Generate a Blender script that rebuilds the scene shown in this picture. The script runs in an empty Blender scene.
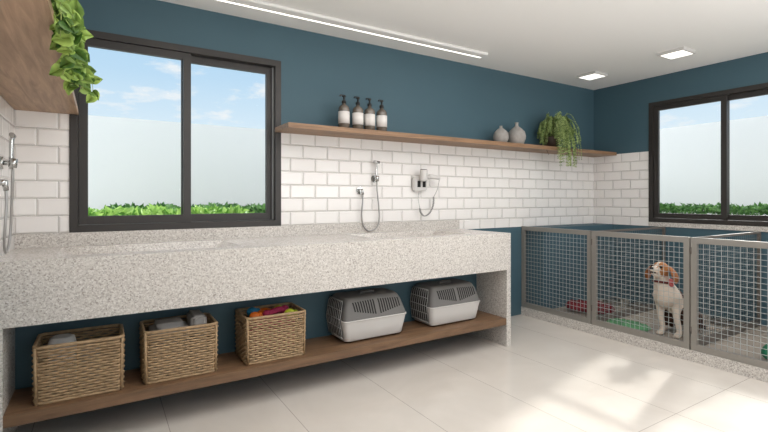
import bpy, bmesh, math, random
from math import sin, cos, pi, radians, atan2, sqrt
from mathutils import Vector, Matrix, Euler, noise
random.seed(7)
S = bpy.context.scene
COL = S.collection

# ---------------------------------------------------------------- camera
F_PX = 456.0
TH = math.atan(283 / 456)
H = 1.19
CD = 3.234
cam_d = bpy.data.cameras.new('camera')
cam_d.sensor_fit = 'HORIZONTAL'
cam_d.sensor_width = 36
cam_d.lens = 36 * F_PX / 768
cam_d.shift_y = -(216 - 198.4) / 768
cam_d.clip_start = 0.02
cam = bpy.data.objects.new('camera', cam_d)
cam.location = (0, -CD, H)
cam.rotation_euler = (pi / 2, 0, -TH)
COL.objects.link(cam)
S.camera = cam

# ---------------------------------------------------------------- world, sun, area lights, exposure
W = bpy.data.worlds.new('sky')
S.world = W
W.use_nodes = True
nt = W.node_tree
nt.nodes.clear()
def N(t, kind, **kw):
    n = t.nodes.new(kind)
    for k, v in kw.items():
        setattr(n, k, v)
    return n
def ramp(t, stops, interp='LINEAR'):
    r = t.nodes.new('ShaderNodeValToRGB')
    r.color_ramp.interpolation = interp
    e = r.color_ramp.elements
    while len(e) > 1:
        e.remove(e[-1])
    e[0].position = stops[0][0]; e[0].color = (*stops[0][1], 1)
    for p, c in stops[1:]:
        k = e.new(p); k.color = (*c, 1)
    return r
tc = N(nt, 'ShaderNodeTexCoord')
sep = N(nt, 'ShaderNodeSeparateXYZ')
nt.links.new(tc.outputs['Generated'], sep.inputs[0])
sky = ramp(nt, [(0.0, (0.23, 0.24, 0.255)), (0.12, (0.19, 0.22, 0.245)), (0.24, (0.135, 0.185, 0.235)), (0.42, (0.095, 0.16, 0.225)), (0.56, (0.48, 0.49, 0.51)), (0.75, (0.74, 0.74, 0.77))])
nt.links.new(sep.outputs['Z'], sky.inputs['Fac'])
mp = N(nt, 'ShaderNodeMapping'); mp.inputs['Scale'].default_value = (3.2, 3.2, 11.0); mp.inputs['Location'].default_value = (1.3, 0.4, 0.3)
nz = N(nt, 'ShaderNodeTexNoise'); nz.inputs['Scale'].default_value = 2.6; nz.inputs['Detail'].default_value = 6; nz.inputs['Roughness'].default_value = 0.62
nt.links.new(tc.outputs['Generated'], mp.inputs[0]); nt.links.new(mp.outputs[0], nz.inputs['Vector'])
cl = ramp(nt, [(0.54, (0, 0, 0)), (0.66, (0.8, 0.8, 0.8)), (0.8, (1, 1, 1))])
nt.links.new(nz.outputs['Fac'], cl.inputs['Fac'])
mx = N(nt, 'ShaderNodeMix', data_type='RGBA')
nt.links.new(cl.outputs['Color'], mx.inputs[0]); nt.links.new(sky.outputs['Color'], mx.inputs[6]); mx.inputs[7].default_value = (0.235, 0.235, 0.24, 1)
bg = N(nt, 'ShaderNodeBackground'); bg.inputs['Strength'].default_value = 3.4
nt.links.new(mx.outputs[2], bg.inputs['Color'])
wo = N(nt, 'ShaderNodeOutputWorld'); nt.links.new(bg.outputs[0], wo.inputs[0])

def light(name, kind, loc, direction, energy, color, **kw):
    d = bpy.data.lights.new(name, kind)
    d.energy = energy; d.color = color
    for k, v in kw.items():
        setattr(d, k, v)
    o = bpy.data.objects.new(name, d)
    o.location = loc
    o.rotation_euler = Vector(direction).to_track_quat('-Z', 'Y').to_euler()
    COL.objects.link(o)
    return o
light('sun', 'SUN', (8, 3, 6), (-1, -0.26, -0.65), 3.3, (1.0, 0.975, 0.94), angle=radians(3.0))
# soft fill lamp added out of view, set in the opening behind the camera
light('front_fill', 'AREA', (2.3, -4.95, 1.75), (0, 1, 0.3), 2, (1.0, 0.985, 0.96), shape='RECTANGLE', size=4.6, size_y=1.25)
# unseen up-facing lamp added to brighten the ceiling, standing in for floor bounce
light('upward_fill', 'AREA', (2.4, -4.1, 1.3), (0.05, 0.26, 0.96), 78, (0.98, 0.99, 1.0), shape='RECTANGLE', size=4.4, size_y=1.3)
# downward fill lamp added under the ceiling; no fixture hangs there
light('overhead_fill', 'AREA', (1.75, -1.85, 2.42), (0, 0, -1), 34, (1.0, 1.0, 1.0), shape='RECTANGLE', size=3.1, size_y=1.7)

S.view_settings.view_transform = 'Standard'
S.view_settings.look = 'None'
S.view_settings.gamma = 1
S.view_settings.use_curve_mapping = False
S.view_settings.exposure = 0.26
S.cycles.use_denoising = True
S.cycles.max_bounces = 10
S.cycles.diffuse_bounces = 5
S.cycles.transparent_max_bounces = 16
S.cycles.sample_clamp_indirect = 6

# ---------------------------------------------------------------- materials
def srgb(r, g, b):
    f = lambda c: (c / 255 / 12.92) if c / 255 <= 0.04045 else ((c / 255 + 0.055) / 1.055) ** 2.4
    return (f(r), f(g), f(b))
def mat(name, color, rough=0.6, metal=0.0, var=0.0, vscale=8, bump=0.0, bscale=60, spec=0.5, trans=0.0, coat=0.0, sub=0.0):
    m = bpy.data.materials.new(name); m.use_nodes = True
    t = m.node_tree; p = t.nodes['Principled BSDF']
    p.inputs['Base Color'].default_value = (*color, 1)
    p.inputs['Roughness'].default_value = rough
    p.inputs['Metallic'].default_value = metal
    p.inputs['Specular IOR Level'].default_value = spec
    p.inputs['Transmission Weight'].default_value = trans
    p.inputs['Coat Weight'].default_value = coat
    tc = N(t, 'ShaderNodeTexCoord')
    if var > 0:
        n = N(t, 'ShaderNodeTexNoise'); n.inputs['Scale'].default_value = vscale; n.inputs['Detail'].default_value = 4
        t.links.new(tc.outputs['Object'], n.inputs['Vector'])
        lo = tuple(max(0, c * (1 - var)) for c in color); hi = tuple(min(1, c * (1 + var)) for c in color)
        r = ramp(t, [(0.3, lo), (0.7, hi)])
        t.links.new(n.outputs['Fac'], r.inputs['Fac']); t.links.new(r.outputs['Color'], p.inputs['Base Color'])
    if bump > 0:
        n = N(t, 'ShaderNodeTexNoise'); n.inputs['Scale'].default_value = bscale; n.inputs['Detail'].default_value = 3
        t.links.new(tc.outputs['Object'], n.inputs['Vector'])
        b = N(t, 'ShaderNodeBump'); b.inputs['Strength'].default_value = bump; b.inputs['Distance'].default_value = 0.004
        t.links.new(n.outputs['Fac'], b.inputs['Height']); t.links.new(b.outputs['Normal'], p.inputs['Normal'])
    return m
def emit(name, color, strength):
    m = bpy.data.materials.new(name); m.use_nodes = True
    p = m.node_tree.nodes['Principled BSDF']
    p.inputs['Base Color'].default_value = (*color, 1)
    p.inputs['Emission Color'].default_value = (*color, 1)
    p.inputs['Emission Strength'].default_value = strength
    return m
def granite(name):
    m = bpy.data.materials.new(name); m.use_nodes = True
    t = m.node_tree; p = t.nodes['Principled BSDF']
    tc = N(t, 'ShaderNodeTexCoord')
    n = N(t, 'ShaderNodeTexNoise'); n.inputs['Scale'].default_value = 85; n.inputs['Detail'].default_value = 5; n.inputs['Roughness'].default_value = 0.7
    t.links.new(tc.outputs['Object'], n.inputs['Vector'])
    v = N(t, 'ShaderNodeTexVoronoi'); v.inputs['Scale'].default_value = 175
    t.links.new(tc.outputs['Object'], v.inputs['Vector'])
    s = N(t, 'ShaderNodeSeparateColor'); t.links.new(v.outputs['Color'], s.inputs[0])
    r1 = ramp(t, [(0.0, srgb(104, 95, 88)), (0.12, srgb(156, 146, 138)), (0.32, srgb(194, 187, 179)), (0.7, srgb(210, 203, 195)), (1.0, srgb(236, 231, 225))])
    t.links.new(s.outputs[0], r1.inputs['Fac'])
    r2 = ramp(t, [(0.36, srgb(165, 154, 147)), (0.5, srgb(206, 200, 193)), (0.66, srgb(228, 224, 219))])
    t.links.new(n.outputs['Fac'], r2.inputs['Fac'])
    m1 = N(t, 'ShaderNodeMix', data_type='RGBA'); m1.inputs[0].default_value = 0.5
    t.links.new(r1.outputs['Color'], m1.inputs[6]); t.links.new(r2.outputs['Color'], m1.inputs[7])
    t.links.new(m1.outputs[2], p.inputs['Base Color'])
    p.inputs['Roughness'].default_value = 0.2
    return m
def wood(name, dark, light_, axis='X'):
    m = bpy.data.materials.new(name); m.use_nodes = True
    t = m.node_tree; p = t.nodes['Principled BSDF']
    tc = N(t, 'ShaderNodeTexCoord'); mp = N(t, 'ShaderNodeMapping')
    mp.inputs['Scale'].default_value = (1.2, 16, 16) if axis == 'X' else (16, 1.2, 16)
    t.links.new(tc.outputs['Object'], mp.inputs[0])
    n = N(t, 'ShaderNodeTexNoise'); n.inputs['Scale'].default_value = 2.2; n.inputs['Detail'].default_value = 7; n.inputs['Roughness'].default_value = 0.62; n.inputs['Distortion'].default_value = 0.8
    t.links.new(mp.outputs[0], n.inputs['Vector'])
    mid = tuple((a + b) / 2 for a, b in zip(dark, light_))
    r = ramp(t, [(0.28, dark), (0.5, mid), (0.72, light_)])
    t.links.new(n.outputs['Fac'], r.inputs['Fac']); t.links.new(r.outputs['Color'], p.inputs['Base Color'])
    b = N(t, 'ShaderNodeBump'); b.inputs['Strength'].default_value = 0.15; b.inputs['Distance'].default_value = 0.003
    t.links.new(n.outputs['Fac'], b.inputs['Height']); t.links.new(b.outputs['Normal'], p.inputs['Normal'])
    p.inputs['Roughness'].default_value = 0.5
    return m
def tiles(name, plane, off):
    """bevelled white metro tiles 20 x 10 cm; plane 'XZ' or 'YZ'"""
    m = bpy.data.materials.new(name); m.use_nodes = True
    t = m.node_tree; p = t.nodes['Principled BSDF']
    tc = N(t, 'ShaderNodeTexCoord'); sp = N(t, 'ShaderNodeSeparateXYZ'); cb = N(t, 'ShaderNodeCombineXYZ')
    t.links.new(tc.outputs['Object'], sp.inputs[0])
    a = N(t, 'ShaderNodeMath', operation='ADD'); a.inputs[1].default_value = off
    t.links.new(sp.outputs['X' if plane == 'XZ' else 'Y'], a.inputs[0])
    b = N(t, 'ShaderNodeMath', operation='ADD'); b.inputs[1].default_value = -1.19 + 2.0
    t.links.new(sp.outputs['Z'], b.inputs[0])
    t.links.new(a.outputs[0], cb.inputs[0]); t.links.new(b.outputs[0], cb.inputs[1])
    def brick(ms, smooth, c1, c2, cm):
        k = N(t, 'ShaderNodeTexBrick'); k.offset = 0.5; k.offset_frequency = 2
        for nme, v in (('Scale', 1.0), ('Mortar Size', ms), ('Mortar Smooth', smooth), ('Brick Width', 0.2), ('Row Height', 0.1), ('Bias', 0.0)):
            k.inputs[nme].default_value = v
        k.inputs['Color1'].default_value = (*c1, 1); k.inputs['Color2'].default_value = (*c2, 1); k.inputs['Mortar'].default_value = (*cm, 1)
        t.links.new(cb.outputs[0], k.inputs['Vector'])
        return k
    k1 = brick(0.0014, 0.1, srgb(240, 236, 232), srgb(236, 231, 227), srgb(184, 178, 172))
    t.links.new(k1.outputs['Color'], p.inputs['Base Color'])
    k2 = brick(0.011, 1.0, (1, 1, 1), (1, 1, 1), (0, 0, 0))
    bp = N(t, 'ShaderNodeBump'); bp.inputs['Strength'].default_value = 0.75; bp.inputs['Distance'].default_value = 0.008; bp.invert = True
    t.links.new(k2.outputs['Fac'], bp.inputs['Height']); t.links.new(bp.outputs['Normal'], p.inputs['Normal'])
    p.inputs['Roughness'].default_value = 0.16
    return m
def floor_mat(name):
    m = bpy.data.materials.new(name); m.use_nodes = True
    t = m.node_tree; p = t.nodes['Principled BSDF']
    tc = N(t, 'ShaderNodeTexCoord'); mp = N(t, 'ShaderNodeMapping')
    # rows run along Y (1.2 m), columns along X (0.6 m)
    mp.inputs['Location'].default_value = (-0.3 + 6.0, 1.944 + 12.0, 0)
    t.links.new(tc.outputs['Object'], mp.inputs[0])
    k = N(t, 'ShaderNodeTexBrick'); k.offset = 0.0
    for nme, v in (('Scale', 1.0), ('Mortar Size', 0.0016), ('Mortar Smooth', 0.1), ('Brick Width', 0.6), ('Row Height', 2.4), ('Bias', 0.0)):
        k.inputs[nme].default_value = v
    k.inputs['Color1'].default_value = (*srgb(219, 211, 202), 1); k.inputs['Color2'].default_value = (*srgb(216, 208, 199), 1); k.inputs['Mortar'].default_value = (*srgb(160, 150, 140), 1)
    t.links.new(mp.outputs[0], k.inputs['Vector'])
    n = N(t, 'ShaderNodeTexNoise'); n.inputs['Scale'].default_value = 1.7; n.inputs['Detail'].default_value = 5; n.inputs['Distortion'].default_value = 1.2
    t.links.new(tc.outputs['Object'], n.inputs['Vector'])
    r = ramp(t, [(0.3, (0.90, 0.89, 0.88)), (0.7, (1.0, 1.0, 1.0))])
    t.links.new(n.outputs['Fac'], r.inputs['Fac'])
    mm = N(t, 'ShaderNodeMix', data_type='RGBA', blend_type='MULTIPLY'); mm.inputs[0].default_value = 1.0
    t.links.new(k.outputs['Color'], mm.inputs[6]); t.links.new(r.outputs['Color'], mm.inputs[7])
    t.links.new(mm.outputs[2], p.inputs['Base Color'])
    p.inputs['Roughness'].default_value = 0.17
    return m
def glass_mat(name):
    m = bpy.data.materials.new(name); m.use_nodes = True
    t = m.node_tree; t.nodes.clear()
    tr = N(t, 'ShaderNodeBsdfTransparent'); tr.inputs[0].default_value = (0.97, 0.985, 0.98, 1)
    gl = N(t, 'ShaderNodeBsdfGlossy'); gl.inputs['Roughness'].default_value = 0.0
    fr = N(t, 'ShaderNodeFresnel'); fr.inputs['IOR'].default_value = 1.03
    mx = N(t, 'ShaderNodeMixShader'); o = N(t, 'ShaderNodeOutputMaterial')
    t.links.new(fr.outputs[0], mx.inputs[0]); t.links.new(tr.outputs[0], mx.inputs[1]); t.links.new(gl.outputs[0], mx.inputs[2]); t.links.new(mx.outputs[0], o.inputs[0])
    return m
def leaf_mat(name, c1, c2, scale=9, trans=0.35):
    m = bpy.data.materials.new(name); m.use_nodes = True
    t = m.node_tree; t.nodes.clear()
    tc = N(t, 'ShaderNodeTexCoord'); n = N(t, 'ShaderNodeTexNoise'); n.inputs['Scale'].default_value = scale; n.inputs['Detail'].default_value = 3
    t.links.new(tc.outputs['Object'], n.inputs['Vector'])
    r = ramp(t, [(0.30, c1), (0.68, c2)]); ge = N(t, 'ShaderNodeNewGeometry'); av = N(t, 'ShaderNodeMath', operation='MULTIPLY_ADD'); av.inputs[1].default_value = 0.45; sc2 = N(t, 'ShaderNodeMath', operation='MULTIPLY'); sc2.inputs[1].default_value = 0.55
    t.links.new(n.outputs['Fac'], sc2.inputs[0]); t.links.new(ge.outputs['Random Per Island'], av.inputs[0]); t.links.new(sc2.outputs[0], av.inputs[2])
    t.links.new(av.outputs[0], r.inputs['Fac'])
    p = N(t, 'ShaderNodeBsdfPrincipled'); p.inputs['Roughness'].default_value = 0.45
    tl = N(t, 'ShaderNodeBsdfTranslucent')
    t.links.new(r.outputs['Color'], p.inputs['Base Color']); t.links.new(r.outputs['Color'], tl.inputs['Color'])
    mx = N(t, 'ShaderNodeMixShader'); mx.inputs[0].default_value = trans
    o = N(t, 'ShaderNodeOutputMaterial')
    t.links.new(p.outputs[0], mx.inputs[1]); t.links.new(tl.outputs[0], mx.inputs[2]); t.links.new(mx.outputs[0], o.inputs[0])
    return m
def vcol_mat(name, attr='fur', rough=0.85):
    m = bpy.data.materials.new(name); m.use_nodes = True
    t = m.node_tree; p = t.nodes['Principled BSDF']; p.inputs['Roughness'].default_value = rough
    a = N(t, 'ShaderNodeAttribute'); a.attribute_name = attr
    n = N(t, 'ShaderNodeTexNoise'); n.inputs['Scale'].default_value = 90; n.inputs['Detail'].default_value = 4
    tc = N(t, 'ShaderNodeTexCoord'); t.links.new(tc.outputs['Object'], n.inputs['Vector'])
    b = N(t, 'ShaderNodeBump'); b.inputs['Strength'].default_value = 0.4; b.inputs['Distance'].default_value = 0.004
    t.links.new(n.outputs['Fac'], b.inputs['Height']); t.links.new(b.outputs['Normal'], p.inputs['Normal'])
    t.links.new(a.outputs['Color'], p.inputs['Base Color'])
    return m

M = {}
M['teal'] = mat('teal_paint', srgb(64, 92, 103), 0.62, var=0.03, vscale=2)
M['ceiling'] = mat('ceiling_paint', srgb(240, 238, 235), 0.9)
M['white_wall'] = mat('white_plaster', srgb(244, 243, 241), 0.9)
M['tile_back'] = tiles('metro_tile_back', 'XZ', -1.09 + 10)
M['tile_right'] = tiles('metro_tile_right', 'YZ', 0.631 + 10)
M['tile_left'] = tiles('metro_tile_left', 'YZ', 0.58 + 10)
M['floor'] = floor_mat('polished_porcelain')
M['granite'] = granite('granite')
M['wood'] = wood('walnut_board', srgb(114, 86, 62), srgb(160, 124, 92))
M['wood_dark'] = wood('walnut_shelf', srgb(94, 70, 50), srgb(136, 104, 76))
M['wood_y'] = wood('oak_board', srgb(134, 106, 84), srgb(188, 155, 126), 'Y')
M['bronze'] = mat('bronze_aluminium', srgb(54, 50, 47), 0.42, 0.25)
M['track'] = mat('track_aluminium', srgb(140, 140, 138), 0.35, 0.6)
M['glass'] = glass_mat('window_glass')
M['steel'] = mat('brushed_steel', srgb(150, 145, 138), 0.38, 0.35)
M['steel_dark'] = mat('taupe_rail', srgb(112, 104, 97), 0.5, 0.2)
M['wire'] = mat('galvanised_wire', srgb(168, 172, 170), 0.4, 0.3)
M['wire_dark'] = mat('divider_wire', srgb(104, 110, 110), 0.45, 0.3)  # darker tone than the gate wire
M['chrome'] = mat('chrome', srgb(190, 190, 188), 0.18, 0.95)
M['chrome_dark'] = mat('steel_hose', srgb(165, 163, 160), 0.3, 0.8)
M['kfloor'] = mat('kennel_floor', srgb(160, 149, 137), 0.55, var=0.12, vscale=6)
M['wicker'] = mat('wicker', srgb(166, 138, 104), 0.65, var=0.25, vscale=45)
M['wicker_dark'] = mat('wicker_lining', srgb(92, 70, 50), 0.85)
M['plastic_grey'] = mat('grey_plastic', srgb(112, 109, 106), 0.55)
M['plastic_white'] = mat('white_plastic', srgb(208, 204, 200), 0.45)
M['grille'] = mat('grille_wire', srgb(160, 158, 155), 0.4)
M['dark_fill'] = mat('dark_cover_shade', srgb(38, 36, 35), 0.9)  # near-black covers; on the carriers it stands in for inner shade
M['black'] = mat('black_plastic', srgb(30, 29, 28), 0.4)
M['amber'] = mat('smoked_glass', srgb(98, 88, 78), 0.15, coat=0.4)
M['label'] = mat('paper_label', srgb(222, 216, 210), 0.8)
M['vase'] = mat('stoneware', srgb(158, 152, 146), 0.7, var=0.1, vscale=30)
M['pot'] = mat('dark_pot', srgb(62, 48, 40), 0.6)
M['pot_white'] = mat('white_pot', srgb(225, 222, 216), 0.5)
M['pothos'] = leaf_mat('pothos_leaf', srgb(66, 104, 38), srgb(176, 204, 104), 20, 0.35)
M['stem'] = mat('pale_stem', srgb(150, 165, 95), 0.6)
M['fern'] = leaf_mat('fern_leaf', srgb(88, 116, 54), srgb(188, 204, 134), 16)
M['hedge_light'] = leaf_mat('light_leaf', srgb(88, 142, 50), srgb(176, 212, 112), 14, 0.35)
M['hedge_dark'] = leaf_mat('dark_leaf', srgb(48, 98, 42), srgb(112, 156, 84), 14, 0.3)
M['hedge_core'] = mat('hedge_core', srgb(52, 88, 38), 0.9)
M['outer_ground'] = mat('pale_bounce_ground', srgb(214, 210, 202), 0.95, var=0.2, vscale=4)  # unseen ground, kept pale to throw light onto the garden walls
M['lamp'] = emit('lamp_diffuser', (1.0, 0.97, 0.90), 1.3)
M['led'] = emit('led_strip', (1.0, 0.96, 0.88), 2.0)
M['lamp_frame'] = mat('lamp_frame', srgb(206, 203, 199), 0.6)
M['red'] = mat('red_cloth', srgb(122, 36, 46), 0.85, var=0.3, vscale=12, bump=0.5)
M['green'] = mat('green_cloth', srgb(84, 132, 94), 0.85, var=0.3, vscale=14, bump=0.5)
M['green_dark'] = mat('teal_green_cloth', srgb(24, 104, 74), 0.85, var=0.3, vscale=14, bump=0.5)
M['fur'] = vcol_mat('dog_fur')
M['nose'] = mat('dog_nose', srgb(38, 28, 26), 0.35)
M['eye'] = mat('dog_eye', srgb(28, 16, 10), 0.1)
M['collar'] = mat('red_brown_collar', srgb(96, 34, 28), 0.6)
M['bow'] = mat('pink_bow', srgb(184, 92, 92), 0.8)
M['towel'] = mat('grey_towel', srgb(158, 154, 150), 0.95, bump=0.2, bscale=200)
M['towel_white'] = mat('white_towel', srgb(205, 202, 198), 0.95, bump=0.2, bscale=200)
M['toy_blue'] = mat('blue_rubber', srgb(30, 120, 160), 0.5)
M['toy_orange'] = mat('orange_rubber', srgb(226, 112, 22), 0.5)
M['toy_pink'] = mat('magenta_plush', srgb(168, 44, 84), 0.8, bump=0.3)
M['toy_lime'] = mat('lime_rubber', srgb(184, 196, 44), 0.5)

# ---------------------------------------------------------------- helpers
def box(bm, x0, x1, y0, y1, z0, z1, mi=0):
    vs = [bm.verts.new((x, y, z)) for z in (z0, z1) for y in (y0, y1) for x in (x0, x1)]
    fs = []
    for idx in ((0, 2, 3, 1), (4, 5, 7, 6), (0, 1, 5, 4), (2, 6, 7, 3), (0, 4, 6, 2), (1, 3, 7, 5)):
        f = bm.faces.new([vs[i] for i in idx]); f.material_index = mi; fs.append(f)
    return vs
def bevel_all(bm, w, seg=2):
    bmesh.ops.bevel(bm, geom=[e for e in bm.edges], offset=w, segments=seg, affect='EDGES', clamp_overlap=True)
def tube(bm, pts, r, n=8, closed=False, mi=0, caps=True):
    pts = [Vector(p) for p in pts]
    rr = r if isinstance(r, (list, tuple)) else [r] * len(pts)
    rings = []; up = None
    L = len(pts)
    for i, p in enumerate(pts):
        a = pts[(i - 1) % L] if (closed or i > 0) else p
        b = pts[(i + 1) % L] if (closed or i < L - 1) else p
        d = (b - a)
        d = d.normalized() if d.length > 1e-9 else Vector((0, 0, 1))
        if up is None:
            up = Vector((0, 0, 1)) if abs(d.z) < 0.9 else Vector((1, 0, 0))
        s = d.cross(up)
        if s.length < 1e-6:
            s = d.orthogonal()
        s.normalize(); up = s.cross(d).normalized()
        rings.append([bm.verts.new(p + rr[i] * (cos(2 * pi * k / n) * s + sin(2 * pi * k / n) * up)) for k in range(n)])
    for i in range(L if closed else L - 1):
        A = rings[i]; B = rings[(i + 1) % L]
        for k in range(n):
            f = bm.faces.new((A[k], A[(k + 1) % n], B[(k + 1) % n], B[k])); f.smooth = n > 4; f.material_index = mi
    if not closed and caps:
        for R_, rev in ((rings[0], True), (rings[-1], False)):
            f = bm.faces.new(R_[::-1] if rev else R_); f.material_index = mi
def lathe(bm, prof, n=24, c=(0, 0, 0), mi=0):
    rings = []
    for r, z in prof:
        if r < 1e-5:
            rings.append([bm.verts.new((c[0], c[1], c[2] + z))])
        else:
            rings.append([bm.verts.new((c[0] + r * cos(2 * pi * k / n), c[1] + r * sin(2 * pi * k / n), c[2] + z)) for k in range(n)])
    for A, B in zip(rings, rings[1:]):
        for k in range(n):
            k2 = (k + 1) % n
            if len(A) == 1 and len(B) == 1: continue
            if len(A) == 1: f = bm.faces.new((A[0], B[k2], B[k]))
            elif len(B) == 1: f = bm.faces.new((A[k], A[k2], B[0]))
            else: f = bm.faces.new((A[k], A[k2], B[k2], B[k]))
            f.smooth = True; f.material_index = mi
def ellipsoid(bm, c, r, rot=None, u=16, v=10, mi=0):
    m = Matrix.Translation(Vector(c))
    if rot is not None: m = m @ Euler(rot).to_matrix().to_4x4()
    m = m @ Matrix.Diagonal((r[0], r[1], r[2], 1))
    res = bmesh.ops.create_uvsphere(bm, u_segments=u, v_segments=v, radius=1, matrix=m)
    for vv in res['verts']:
        for f in vv.link_faces:
            f.smooth = True; f.material_index = mi
    return res['verts']
def catmull(pts, k=6):
    P = [Vector(p) for p in pts]; P = [P[0]] + P + [P[-1]]; out = []
    for i in range(1, len(P) - 2):
        for j in range(k):
            t = j / k
            out.append(0.5 * ((2 * P[i]) + (-P[i-1] + P[i+1]) * t + (2*P[i-1] - 5*P[i] + 4*P[i+1] - P[i+2]) * t*t + (-P[i-1] + 3*P[i] - 3*P[i+1] + P[i+2]) * t**3))
    out.append(P[-2]); return out
def obj(name, bm, m, parent=None, loc=None, fix=True):
    if fix: bmesh.ops.recalc_face_normals(bm, faces=bm.faces)
    me = bpy.data.meshes.new(name); bm.to_mesh(me); bm.free()
    for k in (m if isinstance(m, (list, tuple)) else [m]):
        me.materials.append(k)
    o = bpy.data.objects.new(name, me); COL.objects.link(o)
    if parent is not None: o.parent = parent
    if loc is not None: o.location = loc
    return o
def tag(o, label=None, cat=None, group=None, kind=None):
    if label: o['label'] = label
    if cat: o['category'] = cat
    if group: o['group'] = group
    if kind: o['kind'] = kind
    return o
def thing(name, loc, label, cat, group=None, rz=0.0, kind=None):
    e = bpy.data.objects.new(name, None); COL.objects.link(e)
    e.empty_display_size = 0.05
    e.location = loc; e.rotation_euler = (0, 0, rz)
    return tag(e, label, cat, group, kind)
def dup(root, loc, label, rz=None):
    def cp(o, par):
        c = o.copy(); COL.objects.link(c)
        if par is not None: c.parent = par
        for ch in [k for k in KIDS.get(o.name, [])]:
            cp(ch, c)
        return c
    KIDS = {}
    for o in list(COL.objects):
        if o.parent: KIDS.setdefault(o.parent.name, []).append(o)
    r = cp(root, None)
    r.location = loc
    if rz is not None: r.rotation_euler = (0, 0, rz)
    r['label'] = label
    return r
NB = bmesh.new

# ---------------------------------------------------------------- room shell
XL, XR, YF, ZC, WT = -0.408, 4.892, -5.0, 2.455, 0.12
ZT0, ZT1 = 0.90, 1.685          # tiled band
# window openings
BW = (-0.157, 1.118, 0.99, 2.193)     # back window x0,x1,z0,z1
RW = (-1.975, -0.631, 0.945, 2.19)    # right window y0,y1,z0,z1

def wall_boxes(bm, axis, a0, a1, t0, t1, z0, z1, hole, splits):
    """wall along X or Y, cut in z bands with material; hole = (h0,h1,z0,z1)"""
    zs = sorted(set([z0, z1] + [s for s in splits] + ([hole[2], hole[3]] if hole else [])))
    for za, zb in zip(zs, zs[1:]):
        mi = 1 if (za >= splits[0] - 1e-6 and zb <= splits[1] + 1e-6) else 0
        segs = [(a0, a1)]
        if hole and za >= hole[2] - 1e-6 and zb <= hole[3] + 1e-6:
            segs = [(a0, hole[0]), (hole[1], a1)]
        for s0, s1 in segs:
            if axis == 'X': box(bm, s0, s1, t0, t1, za, zb, mi)
            else: box(bm, t0, t1, s0, s1, za, zb, mi)
bm = NB(); wall_boxes(bm, 'X', XL - WT, XR + WT, 0, WT, 0, ZC, BW, (ZT0, ZT1))
tag(obj('wall_back', bm, [M['teal'], M['tile_back']]), 'teal back wall with a band of white bevelled tiles', kind='structure')
bm = NB(); wall_boxes(bm, 'Y', -2.9, 0, XR, XR + WT, 0, ZC, RW, (ZT0, ZT1))
box(bm, XR, XR + WT, YF, -4.8, 0, ZC); box(bm, XR, XR + WT, -4.8, -2.9, 2.35, ZC); box(bm, XR, XR + WT, -4.8, -2.9, 0, 0.1)  # unseen opening added so sun reaches the floor behind the camera
tag(obj('wall_right', bm, [M['teal'], M['tile_right']]), 'teal right wall with a band of white tiles around the window', kind='structure')
bm = NB(); wall_boxes(bm, 'Y', YF, 0, XL - WT, XL, 0, ZC, None, (ZT0, ZT1))
tag(obj('wall_left', bm, [M['teal'], M['tile_left']]), 'left wall tiled in white', kind='structure')
bm = NB()
for (x0, x1, z0, z1) in ((XL, 0.0, 0, ZC), (4.6, XR, 0, ZC), (0.0, 4.6, 2.45, ZC), (0.0, 4.6, 0, 1.10)):  # opening added out of view to let sky light into the room
    box(bm, x0, x1, YF - WT, YF, z0, z1)
tag(obj('wall_front', bm, M['white_wall']), kind='structure')
bm = NB(); box(bm, XL - WT, XR + WT, YF - WT, WT, -0.1, 0)
tag(obj('floor', bm, M['floor']), 'glossy off-white porcelain tile floor', kind='structure')
bm = NB(); box(bm, XL - WT, XR + WT, YF - WT, WT, ZC, ZC + 0.1)
tag(obj('ceiling', bm, M['ceiling']), 'smooth white ceiling', kind='structure')
# granite sill strip under right window
bm = NB(); box(bm, XR - 0.012, XR + 0.02, -2.6, -0.631, 0.90, 0.944)
tag(obj('trim_1', bm, M['granite']), 'granite strip under the right window', kind='structure')

# ---------------------------------------------------------------- windows
def sliding_window(name, w, h, place, label):
    """local: x 0..w, y = outward (positive), z 0..h"""
    root = thing(name, (0, 0, 0), label, None, kind='structure')
    root.matrix_world = place
    def frame(bm, x0, x1, z0, z1, t, y0, y1, tb=None):
        tb = tb or t
        box(bm, x0, x0 + t, y0, y1, z0, z1); box(bm, x1 - t, x1, y0, y1, z0, z1)
        box(bm, x0 + t, x1 - t, y0, y1, z0, z0 + tb); box(bm, x0 + t, x1 - t, y0, y1, z1 - t, z1)
    bm = NB(); frame(bm, 0, w, 0, h, 0.042, -0.008, 0.11)
    obj('window_frame', bm, M['bronze'], root)
    bm = NB()
    box(bm, 0.042, 0.054, 0.034, 0.044, 0.045, h - 0.045); box(bm, w - 0.054, w - 0.042, 0.034, 0.044, 0.045, h - 0.045)
    obj('track', bm, M['track'], root)
    mid = w / 2
    for (a, b, y0) in ((0.044, mid + 0.026, 0.006), (mid - 0.026, w - 0.044, 0.050)):
        bm = NB(); frame(bm, a, b, 0.044, h - 0.044, 0.047, y0, y0 + 0.030, 0.05)
        s = obj('sash', bm, M['bronze'], root)
        bm = NB(); box(bm, a + 0.044, b - 0.044, y0 + 0.012, y0 + 0.018, 0.088, h - 0.088)
        obj('pane', bm, M['glass'], s)
    return root
sliding_window('window_1', BW[1] - BW[0], BW[3] - BW[2], Matrix.Translation((BW[0], 0, BW[2])), 'dark bronze sliding window over the wash counter')
# local x -> world -y, local y -> world +x
Rz = Matrix(((0, 1, 0, XR), (-1, 0, 0, RW[1]), (0, 0, 1, RW[2]), (0, 0, 0, 1)))
sliding_window('window_2', RW[1] - RW[0], RW[3] - RW[2], Rz, 'dark bronze sliding window above the kennels')

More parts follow.
